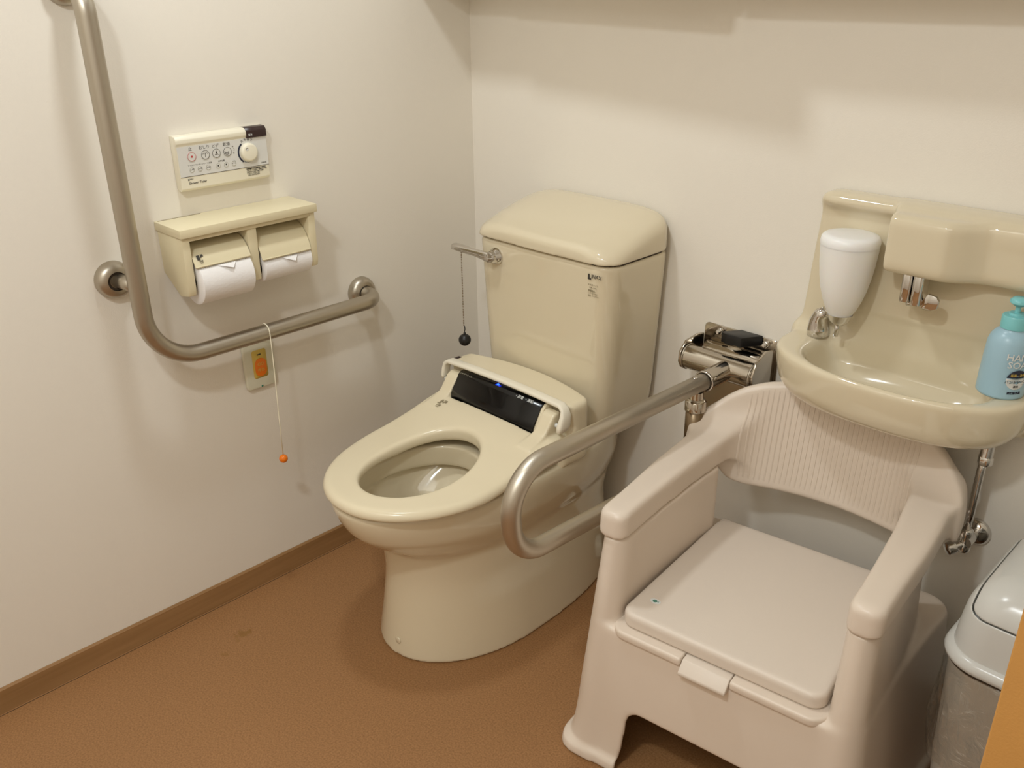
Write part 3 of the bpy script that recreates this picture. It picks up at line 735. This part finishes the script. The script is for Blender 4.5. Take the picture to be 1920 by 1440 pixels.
# ================================================================== FOLD-DOWN RAIL WITH STEEL WALL BRACKET
fr = thing('folding_rail', 'steel folding armrest rail on a polished wall bracket, between toilet and chair', 'grab rail', (.92, 0, .66))
obj('wall_plate', prism(rrect(.806, 1.003, .50, .741, .012), -.0045, -.0005, 'y', .0008, 1), 'polished', fr, angle=40)
obj('bracket_saddle', prism([(-.0048, .668), (-.0048, .699), (-.016, .703), (-.026, .700), (-.034, .690), (-.036, .680)], .822, .990, 'x', .001, 1), 'polished', fr, angle=40)
for xx in (.800, .990):
    cheek = [(-.0048, .735 if xx < .9 else .72), (-.045, .728), (-.085, .708), (-.098, .680), (-.092, .652), (-.070, .636), (-.0048, .600)]
    obj('cheek_plate', prism(cheek if xx > .9 else [(-.0048, .712), (-.030, .716), (-.075, .712), (-.098, .690), (-.100, .665), (-.090, .648), (-.070, .640), (-.050, .645), (-.0048, .68)], xx, xx + .006, 'x', .001, 1), 'polished', fr, angle=40)
obj('hinge_tube', tube([(.808, -.070, .672), (.990, -.070, .672)], .0295, 40), 'polished', fr, angle=50)
for a_ in (.8075, .984): obj('tube_ring', xf(ring(.0296, .0315, 0, .004, 40), frame((a_, -.070, .672), (0, 1, 0), (0, 0, 1))), 'steel', fr)
RXX = .919
obj('rail_socket', tube([(RXX, -.088, .672), (RXX, -.165, .672)], .0235, 36), 'polished', fr, angle=50)
obj('socket_rim', xf(ring(.0195, .0242, 0, .004, 36), frame((RXX, -.1665, .672), (1, 0, 0), (0, 0, 1))), 'chrome', fr)
rp = fillet([(RXX, -.160, .672), (RXX, -.782, .688), (RXX, -.768, .500), (RXX, -.195, .470), (RXX, -.195, .640)], [.086, .086, .055], 16)
obj('rail_pipe', tube(rp, .0192, 32), 'railpipe', fr)
obj('rail_post', tube([(RXX, -.195, .520), (RXX, -.195, .618)], .0205, 32), 'postpipe', fr, label='darker bronze-toned sleeve')
obj('post_collar', join(lathe([(.0235, 0), (.0235, .022), (.021, .025), (.017, .027), (.016, .045)], 36, (RXX, -.195, .612)), ), 'polished', fr, angle=40)
obj('post_collar', lathe([(.0225, 0), (.0225, .020), (.0205, .022)], 36, (RXX, -.195, .500)), 'polished', fr, angle=40)
obj('pipe_button', lathe([(.0065, 0), (.0055, .0012), (1e-4, .0016)], 20, (RXX, -.205, .6925), (0, 0, 1)), 'chrome', fr)
obj('lock_lever', prism([(.905, -.006), (.962, -.006), (.938, -.048), (.934, -.055), (.922, -.052), (.908, -.054), (.898, -.056), (.880, -.050), (.882, -.040)], .722, .746, 'z', .002, 2), 'black', fr, angle=40, label='black plastic locking lever')
for (nx, nz) in ((.851, .728), (.972, .728), (.86, .52), (.95, .52)):
    g = join(prism([(.0095 * math.cos(k * PI / 3), .0095 * math.sin(k * PI / 3)) for k in range(6)], 0, .008, 'z', .001, 1), lathe([(.0065, .008), (.0062, .014), (.0045, .018), (1e-4, .0195)], 20))
    obj('bolt', xf(g, frame((nx, -.0046, nz), (1, 0, 0), (0, 0, 1))), 'chrome', fr, angle=40)

# ================================================================== WASH BASIN
SX = 1.300
sk = thing('wash_basin', 'ivory ceramic wall-hung wash basin with tall splash back, above the commode chair', 'sink', (SX, 0, .71))
def f_sink(x, y, z):
    # D-shaped basin block
    hw = curve(z[0, 0, :], [.68, .71, .74, .80, .83], [.180, .218, .236, .245, .245])[None, None, :].astype(np.float32)
    fr_ = curve(z[0, 0, :], [.68, .71, .74, .80, .83], [.170, .208, .224, .232, .232])[None, None, :].astype(np.float32)
    d = egg(x, y, SX, -.085, hw, fr_ - .085, .30, 2.3, 6)
    d = smax(d, z - .803, .014); d = smax(d, .700 - z, .02)
    # splash back panel, narrowing upwards
    hp = curve(z[0, 0, :], [.70, .78, .84, .95, 1.09], [.262, .262, .243, .236, .226])[None, None, :].astype(np.float32)
    p = smax(np.abs(x - SX - .003) - hp, z - 1.093, .03); p = smax(p, .70 - z, .02); p = smax(p, -(y + .036), .012)
    d = smin(d, p, .03)
    # bowl: deep front part, leaving decks at both sides
    zb = z[0, 0, :]
    k = np.clip((zb - .715) / .085, 0, 1)
    ba = (.125 + .052 * k ** .7)[None, None, :].astype(np.float32); bb_ = (.066 + .036 * k ** .7)[None, None, :].astype(np.float32)
    bowl_ = egg(x, y, SX + .006, -.112, ba, bb_, .046 + .0295 * np.minimum(1, 2 * k)[None, None, :].astype(np.float32), 2.5, 5.0)
    bowl_ = smax(bowl_, .722 - z, .03); bowl_ = np.maximum(bowl_, z - .86)
    d = smax(d, -bowl_, .016)
    # housing over the bowl; deepest around the spout, shallower to the right
    xx = x[:, 0, 0]
    dep = curve(xx, [1.0, 1.226, 1.252, 1.345, 1.425, 1.60], [.020, .020, .118, .118, .078, .074])[:, None, None].astype(np.float32)
    hbot = .982 + .012 * np.clip((x - 1.30) / .2, -1, 1) * 0
    h_ = smax(-(y + dep), hbot - z, .022); h_ = smax(h_, z - 1.093, .02); h_ = smax(h_, np.abs(x - SX - .003) - .229, .03)
    h_ = smax(h_, 1.235 - x, .015)
    d = smin(d, h_, .012)
    shelf = smax(smax(-(y + .056), 1.078 - z, .014), z - 1.093, .014); shelf = smax(shelf, np.abs(x - SX - .003) - .226, .04)
    d = smin(d, shelf, .032)
    return np.maximum(d, y + .0015)
sdf_obj('basin', f_sink, (1.015, -.245, .685), (1.585, .004, 1.105), .0035, 'ceramic', sk, smooth_it=4)

fc = thing('faucet', 'chrome tap spout with a side lever under the basin housing', 'faucet', (1.305, -.085, .985))
obj('spout', join(prism(rrect(1.284, 1.303, -.104, -.066, .006), .930, .984, 'z', .0015, 2)), 'chrome', fc, angle=40)
obj('spout_shell', prism(rrect(1.3045, 1.3245, -.106, -.066, .007), .928, .984, 'z', .0015, 2), 'chrome', fc, angle=40)
obj('lever', prism([(1.3235, .938), (1.333, .953), (1.349, .950), (1.355, .942), (1.353, .928), (1.343, .922), (1.330, .921), (1.3235, .924)], -.094, -.086, 'y', .0015, 2), 'chrome', fc, angle=40)
obj('spout_mouth', lathe([(.007, 0), (.007, .008)], 20, (1.300, -.086, .922)), 'chrome', fc)

ds = thing('soap_dispenser', 'white frosted liquid soap dispenser on a curved chrome stand, left end of basin', 'soap dispenser', (1.112, -.056, .80))
DX, DYY = 1.168, -.086
stp = [(1.114, -.056, .8035), (1.112, -.057, .818), (1.112, -.058, .836), (1.118, -.061, .852), (1.128, -.066, .862)]
obj('stand', tube(stp, [.0230, .0215, .0185, .0150, .0105], 28), 'chrome', ds)
obj('arm', tube([(1.126, -.064, .860), (1.142, -.073, .862), (1.156, -.080, .862)], [.0105, .0095, .0095], 18), 'chrome', ds)
obj('cup', lathe([(.006, 0), (.013, .002), (.020, .010), (.0245, .022), (.0255, .024), (1e-4, .024)], 36, (DX, DYY, .848)), 'chrome', ds, angle=50)
obj('nozzle', lathe([(.0045, 0), (.0045, .030)], 18, (DX - .002, DYY, .823)), 'chrome', ds)
obj('bottle', lathe([(1e-4, 0), (.0235, 0), (.0300, .012), (.0375, .030), (.0440, .052), (.0490, .078), (.0525, .105), (.0545, .130), (.0550, .1425)], 48, (DX, DYY, .872)), 'frost', ds, angle=60)
obj('cap', lathe([(.0553, 0), (.0560, .006), (.0550, .014), (.0510, .019), (.040, .021), (1e-4, .0215)], 48, (DX, DYY, 1.0145)), 'frostcap', ds, angle=70)

hb = thing('hand_soap_bottle', 'light blue hand soap pump bottle standing at the right end of the basin', 'soap bottle', (1.492, -.100, .8035))
HX, HYY, HZ = 1.486, -.090, .8025
k_ = .0395
obj('body', lathe([(1e-4, 0), (k_ - .003, 0), (k_, .003), (k_, .006), (k_, .030), (k_ - .001, .070), (k_ - .0025, .098), (k_ - .006, .109), (.027, .118), (.021, .1225), (.021, .128), (1e-4, .128)], 48, (HX, HYY, HZ)), 'blue', hb, angle=60)
obj('collar', lathe([(.0225, 0), (.0225, .020), (.021, .0225), (.013, .0235), (.012, .027), (1e-4, .027)], 40, (HX, HYY, HZ + .1245)), 'aqua', hb, angle=50)
pm = obj('pump', join(lathe([(.0048, 0), (.0045, .020)], 16, (HX, HYY, HZ + .148)), lathe([(1e-4, 0), (.010, .001), (.0165, .006), (.0165, .010), (.012, .0145), (1e-4, .0155)], 32, (HX + .001, HYY, HZ + .164)),
    tube([(HX, HYY, HZ + .172), (HX + .022, HYY - .010, HZ + .172), (HX + .034, HYY - .015, HZ + .168)], [.0065, .005, .004], 14)), 'aqua', hb, angle=50)
# label printing wrapped on the bottle, facing the room
def wrap(g, ang0, r, z):
    V = []
    for (x, y, zz) in g[0]:
        a = ang0 + x / r; V.append((HX + (r + zz) * math.cos(a), HYY + (r + zz) * math.sin(a), z + y))
    return V, g[1]
A0 = math.radians(-40)
obj('label_title', join(wrap(text_geo('HAND', .017, .0004, bold=.0002), A0, k_ + .0002, HZ + .081), wrap(text_geo('SOAP', .017, .0004, bold=.0002), A0, k_ + .0004, HZ + .067)), 'whiteink', hb, smooth=False, label='white lettering HAND SOAP')
def arc_disc(r, a0, a1, n=26):
    return prism([(r * math.cos(math.radians(a0 + (a1 - a0) * k / n)), r * math.sin(math.radians(a0 + (a1 - a0) * k / n))) for k in range(n + 1)], 0, .0003, 'z')
def dense(g, cuts=3):
    me = bpy.data.meshes.new('d'); me.from_pydata(g[0], [], g[1]); bm = bmesh.new(); bm.from_mesh(me)
    bmesh.ops.triangulate(bm, faces=bm.faces[:]); bmesh.ops.subdivide_edges(bm, edges=bm.edges[:], cuts=cuts); bpy.data.meshes.remove(me); return from_bm(bm)
obj('label_disc', wrap(dense(arc_disc(.0185, 172, 368)), A0, k_ + .0004, HZ + .040), 'whiteink', hb, label='white half of the round label')
obj('label_band', wrap(dense(arc_disc(.0185, 12, 168)), A0, k_ + .0006, HZ + .040), 'navy', hb, label='navy band of the round label')
obj('label_lettering', join(wrap(text_geo('ハンドソープ', .0068, .0003), A0, k_ + .0010, HZ + .0355), wrap(text_geo('薬用', .0048, .0003), A0, k_ + .0010, HZ + .027)), 'ink', hb, smooth=False)
obj('label_caption', wrap(text_geo('殺菌・消毒', .0052, .0003), A0, k_ + .0012, HZ + .0485), 'yellow', hb, smooth=False)
obj('label_footer', wrap(text_geo('医薬部外品', .0050, .0003, bold=.0002), A0, k_ + .0006, HZ + .0145), 'navy', hb, smooth=False)

# supply pipe and stop valve under the basin
sv = thing('stop_valve', 'chrome stop valve and supply pipe on the wall under the basin', 'valve', (1.472, 0, .46))
obj('wall_rose', lathe([(.0300, 0), (.0295, .004), (.024, .012), (.014, .016), (.012, .017), (.012, .045)], 40, (1.480, -.0012, .458), (0, -1, 0)), 'chrome', sv, angle=60)
obj('valve_body', join(tube([(1.480, -.030, .458), (1.480, -.060, .458)], .0125, 24), lathe([(.0115, -.022), (.0135, -.018), (.0135, -.008), (.010, -.004), (.010, .012), (.0125, .014), (.0125, .026), (.0085, .030)], 24, (1.477, -.052, .458))), 'chrome', sv, angle=50)
obj('valve_handle', lathe([(.0075, 0), (.0075, .012), (.0125, .014), (.0135, .020), (.0125, .030), (1e-4, .032)], 24, (1.474, -.060, .452), (-.55, -.80, -.25)), 'chrome', sv, angle=50)
obj('supply_pipe', tube([(1.477, -.052, .484), (1.4765, -.052, .540), (1.477, -.052, .62), (1.480, -.050, .664)], .0078, 18), 'chrome', sv)
obj('pipe_nut', join(prism([(1.480 + .0145 * math.cos(k * PI / 3), -.050 + .0145 * math.sin(k * PI / 3)) for k in range(6)], .634, .652, 'z', .001, 1), tube([(1.480, -.050, .650), (1.480, -.050, .705)], .0125, 24)), 'chrome', sv, angle=40)

# ================================================================== COMMODE CHAIR
TH = math.radians(7.5)
cc = thing('commode_chair', 'beige plastic commode chair with armrests, ribbed backrest and closed seat lid', 'commode chair', (1.2274, -.3810, 0), TH)
def f_base(u, v, w):
    W1 = w[0, 0, :]; vv = v[0, :, 0]
    Wk = [0, .022, .030, .20, .34, .40]
    hx = curve(W1, Wk, [.318, .315, .304, .283, .269, .264])[None, None, :].astype(np.float32)
    vf = curve(W1, Wk, [.260, .256, .244, .234, .226, .223])[None, None, :].astype(np.float32)
    vb = curve(W1, Wk, [.300, .298, .290, .275, .262, .26])[None, None, :].astype(np.float32)
    cy = (vb - vf) / 2; hy = (vb + vf) / 2
    hx = hx + (.030 * np.clip((v + .12) / .32, 0, 1) ** 1.3).astype(np.float32)
    outer = rrect2(u, v - cy, hx, hy, .050)
    d = smax(outer, w - .3360, .010)
    # leg columns that carry on upwards as the arm panels
    inn_u = curve(vv, [-.26, -.15, .10, .26], [.207, .207, .196, .180])[None, :, None].astype(np.float32)
    sag = curve(vv, [-.26, -.05, .12, .26], [0, 0, .010, .037])[None, :, None].astype(np.float32)
    out_u = curve(W1, [0, .022, .030, .20, .34, .52], [.314, .311, .300, .282, .271, .262])[None, None, :].astype(np.float32) - sag
    vfr = curve(W1, [0, .022, .030, .20, .34, .52], [.264, .260, .248, .238, .229, .205])[None, None, :].astype(np.float32)
    au = np.abs(u)
    pan = smax(inn_u - au, au - out_u, .020)
    pan = smax(pan, -(v + vfr), .048); pan = smax(pan, v - .185, .02)
    pan = np.maximum(pan, w - .5206)
    d = smin(d, pan, .010)
    # hollow inside, arched opening in front
    d = np.maximum(d, -np.maximum(outer + .012, w - .300))
    arch = rrect2(u - .012, w, .186 - .10 * np.clip(w, 0, 1), .160, .030)
    d = smax(d, -np.maximum(arch, v), .004)
    # notch under the tray tab
    d = smax(d, -sbox(u, v, w, (-.008, -.235, .335), (.052, .03, .012), .004), .004)
    return np.maximum(d, -w)
sdf_obj('base', f_base, (-.345, -.275, -.005), (.345, .312, .527), .0045, 'chair', cc, local=True, smooth_it=3)
def f_upper(u, v, w):
    vv = v[0, :, 0]; W1 = w[0, 0, :]
    au = np.abs(u)
    inn_u = curve(vv, [-.27, -.15, .06, .16, .26], [.207, .207, .201, .193, .186])[None, :, None].astype(np.float32)
    out_u = curve(vv, [-.27, -.10, .05, .17, .26], [.266, .269, .275, .274, .258])[None, :, None].astype(np.float32)
    pan = smax(inn_u - au, au - out_u, .020)
    vfr = .205 - .10 * np.clip(w - .52, 0, 1) * .7
    pan = smax(pan, -(v + vfr), .028); pan = smax(pan, v - (.306 - 1.05 * np.clip(au, 0, .30) ** 2 + .16 * (w - .45)), .012)
    topw = curve(vv, [-.22, .08, .17, .25], [.576, .577, .579, .580])[None, :, None].astype(np.float32)
    pan = smax(pan, w - topw, .016); pan = np.maximum(pan, .5210 - w)
    # curved backrest shell
    vc = .300 - 1.05 * np.clip(au, 0, .30) ** 2 + .16 * (w - .45)
    t = .0115 + .004 * np.clip(au / .25, 0, 1)
    b = np.abs(v - vc) * .93 - t
    uu = np.abs(u[:, 0, 0]); wt = curve(uu, [0, .07, .14, .19, .225, .25, .268, .29], [.696, .693, .684, .668, .647, .624, .602, .560])[:, None, None].astype(np.float32)
    wb = curve(uu, [0, .16, .20, .235, .27], [.440, .442, .452, .492, .515])[:, None, None].astype(np.float32)
    b = smax(b, (w - wt) * .8, .014); b = smax(b, (wb - w) * .9, .012); b = smax(b, au - .283, .02)
    return smin(pan, b, .060)
sdf_obj('arm_and_backrest', f_upper, (-.30, -.235, .425), (.30, .375, .712), .004, 'chair', cc, local=True, smooth_it=3)
# seam below the armrest caps
# ribs moulded on the backrest
rb = []
nr = 34
us = np.array([-.178 + .356 * k / (nr - 1) for k in range(nr)]); nq = 15
wb = np.interp(np.abs(us), [0, .16, .19], [.457, .459, .464]); wt = np.interp(np.abs(us), [0, .07, .14, .19], [.686, .682, .672, .650])
vs = np.linspace(.228, .36, 265); ws = np.linspace(.45, .69, 61)
def surf_v(uu):                                   # front face of the shell, found from its distance field
    U_, V_, W_ = np.meshgrid(uu, vs, ws, indexing='ij')
    return vs[np.argmax(f_upper(U_, V_, W_) < 0, axis=1)]
SM, S0, SP = surf_v(us - .0026), surf_v(us), surf_v(us + .0026)
for k in range(nr):
    rings = []
    for q in range(nq):
        w = wb[k] + (wt[k] - wb[k]) * q / (nq - 1)
        a, c, b = (float(np.interp(w, ws, t[k])) for t in (SM, S0, SP))
        e = .0001 if q in (0, nq - 1) else .0013; u = us[k]
        rings.append([(u - .0027, a + .0008, w), (u - .0014, (a + c) / 2 - e, w), (u + .0014, (b + c) / 2 - e, w), (u + .0027, b + .0008, w)])
    rb.append(loft(rings))
obj('ribbing', join(*rb), 'chair', cc, smooth=True, angle=50, local=True)
# seat lid with rounded corners and raised tray below
def f_clid(u, v, w):
    hw = .1960 - .012 * (v - .0) / .21 * .5
    d = rrect2(u, v, hw, .212, .030 )
    d = smax(d, w - .3755, .012); return smax(d, .343 - w, .006)
sdf_obj('seat_lid', f_clid, (-.212, -.224, .335), (.212, .224, .385), .003, 'chairlid', cc, local=True, smooth_it=2, label='flat closed lid with rounded corners')
def f_tray(u, v, w):
    d = rrect2(u, v + .013, .213, .220, .034)
    d = smax(d, w - .3425, .005); d = np.maximum(d, .325 - w)
    return np.maximum(d, -np.maximum(np.abs(u + .008) - .049, v + .205))
sdf_obj('seat_tray', f_tray, (-.222, -.242, .320), (.222, .215, .350), .0028, 'chair', cc, local=True, smooth_it=2, label='raised rim with a gap for the tab')
obj('tray_tab', prism([(-.205, .3425), (-.2265, .3412), (-.2445, .3225), (-.2445, .3155), (-.205, .3155)], -.055, .039, 'x', .002, 2), 'chairlid', cc, local=True, angle=50, label='paler lifting tab at the front')
for a_, b_ in ((-.190, -.168), (.150, .172)): obj('lid_hinge', box(a_, b_, .203, .222, .348, .366, .003, 2), 'chairlid', cc, local=True)
st = obj('sticker', xf(prism([(.011 * math.cos(2 * PI * k / 24), .0075 * math.sin(2 * PI * k / 24)) for k in range(24)], 0, .0004, 'z'), Matrix.Translation((-.158, -.148, .3756))), 'whiteink', cc, local=True, smooth=False, label='small oval sticker with a green mark')
obj('sticker_mark', xf(join(ring(.0026, .0042, 0, .0003, 16, cx=-.001), ring(.0005, .0018, 0, .0003, 10, cx=-.001), xf(text_geo('SG', .005, .0003), Matrix.Translation((.0048, 0, 0)))), Matrix.Translation((-.158, -.148, .3762))), 'green', st, local=True, smooth=False)

# ================================================================== WASTE BIN
bn = thing('waste_bin', 'light grey swing-lid waste bin beside the commode chair', 'waste bin', (1.70, -.29, 0))
BX0, BX1, BY0, BY1 = 1.572, 1.828, -.455, -.125
def bring(i, z, r, n=10): return [(a, b, z) for a, b in rrect(BX0 + i, BX1 - i, BY0 + i, BY1 - i, r, n)]
obj('body', loft([bring(.038, .001, .05), bring(.034, .012, .055), bring(.016, .25, .06), bring(.008, .455, .065), bring(.007, .470, .065)]), 'binbody', bn)
obj('rim_gap_shade', loft([bring(.0045, .4655, .065), bring(.0045, .4698, .065)]), 'gap', bn)  # dark ring standing in for the shade under the rim
obj('rim', loft([bring(.004, .470, .065), bring(-.001, .474, .07), bring(-.002, .481, .07), bring(.001, .489, .07), bring(.006, .493, .066), bring(.009, .494, .062)]), 'bin', bn)
gcx, gcy = (BX0 + BX1) / 2, (BY0 + BY1) / 2
def binshell(x, y, z):
    hx, hy = (BX1 - BX0) / 2, (BY1 - BY0) / 2
    ins = curve(z[0, 0, :], [.48, .53, .57, .60, .64], [.009, .013, .018, .026, .045])[None, None, :].astype(np.float32)
    d = rrect2(x - gcx, y - gcy, hx - ins, hy - ins, .060)
    top = .628 - .012 * ((y - gcy) / hy) ** 2 - .012 * ((x - gcx) / hx) ** 2
    return smax(d, (z - top) * .9, .050)
def flapmask(x, y, z): return rrect2(x - gcx, (y - gcy) - 1.2 * (.60 - z) + .020, .098, .168, .034)
def f_binlid(x, y, z):
    d = np.maximum(binshell(x, y, z), .488 - z)
    return np.maximum(d, -np.maximum(flapmask(x, y, z), -(binshell(x, y, z) + .016)))
def f_flap(x, y, z):
    return np.maximum(np.maximum(binshell(x, y, z) + .0004, flapmask(x, y, z) + .0032), -(binshell(x, y, z) + .012))
bl = sdf_obj('swing_lid', f_binlid, (BX0 - .01, BY0 - .01, .482), (BX1 + .01, BY1 + .01, .640), .0018, 'bin', bn, smooth_it=2)
obj('flap_gap_shade', loft([[(a, b, zz) for a, b in rrect(gcx - .090, gcx + .090, gcy - .125, gcy + .125, .033)] for zz in (.560, .588)]), 'gap', bn)  # dark block that colours in the shade of the flap groove
sdf_obj('flap', f_flap, (BX0 - .01, BY0 - .01, .540), (BX1 + .01, BY1 + .01, .640), .0018, 'bin', bn, smooth_it=2, label='tilting flap in the lid')
bg = thing('bin_liner', 'clear crinkled plastic liner bag folded over the top of the waste bin', 'plastic bag', (1.70, -.29, .2))
bmg = []
nn = 96; lv = 14
rings = []
for q in range(lv):
    z = .4685 - q * .0165 ; base = rrect(BX0 + .004, BX1 - .004, BY0 + .004, BY1 - .004, .064, 23)
    rg = []
    for i, (a, b) in enumerate(base):
        cx, cy = gcx, gcy; dx, dy = a - cx, b - cy; L = math.hypot(dx, dy)
        o_ = .0015 + .0075 * math.sin(q / lv * PI) * (0.6 + .5 * math.sin(i * .55 + q * .5) + .4 * math.sin(i * 1.7 - q * .9)) - q * .00035
        rg.append((a + dx / L * o_, b + dy / L * o_, z + .006 * math.sin(i * .31) * q / lv))
    rings.append(rg)
gg = loft(rings, False, False)
obj('film', gg, 'film', bg)
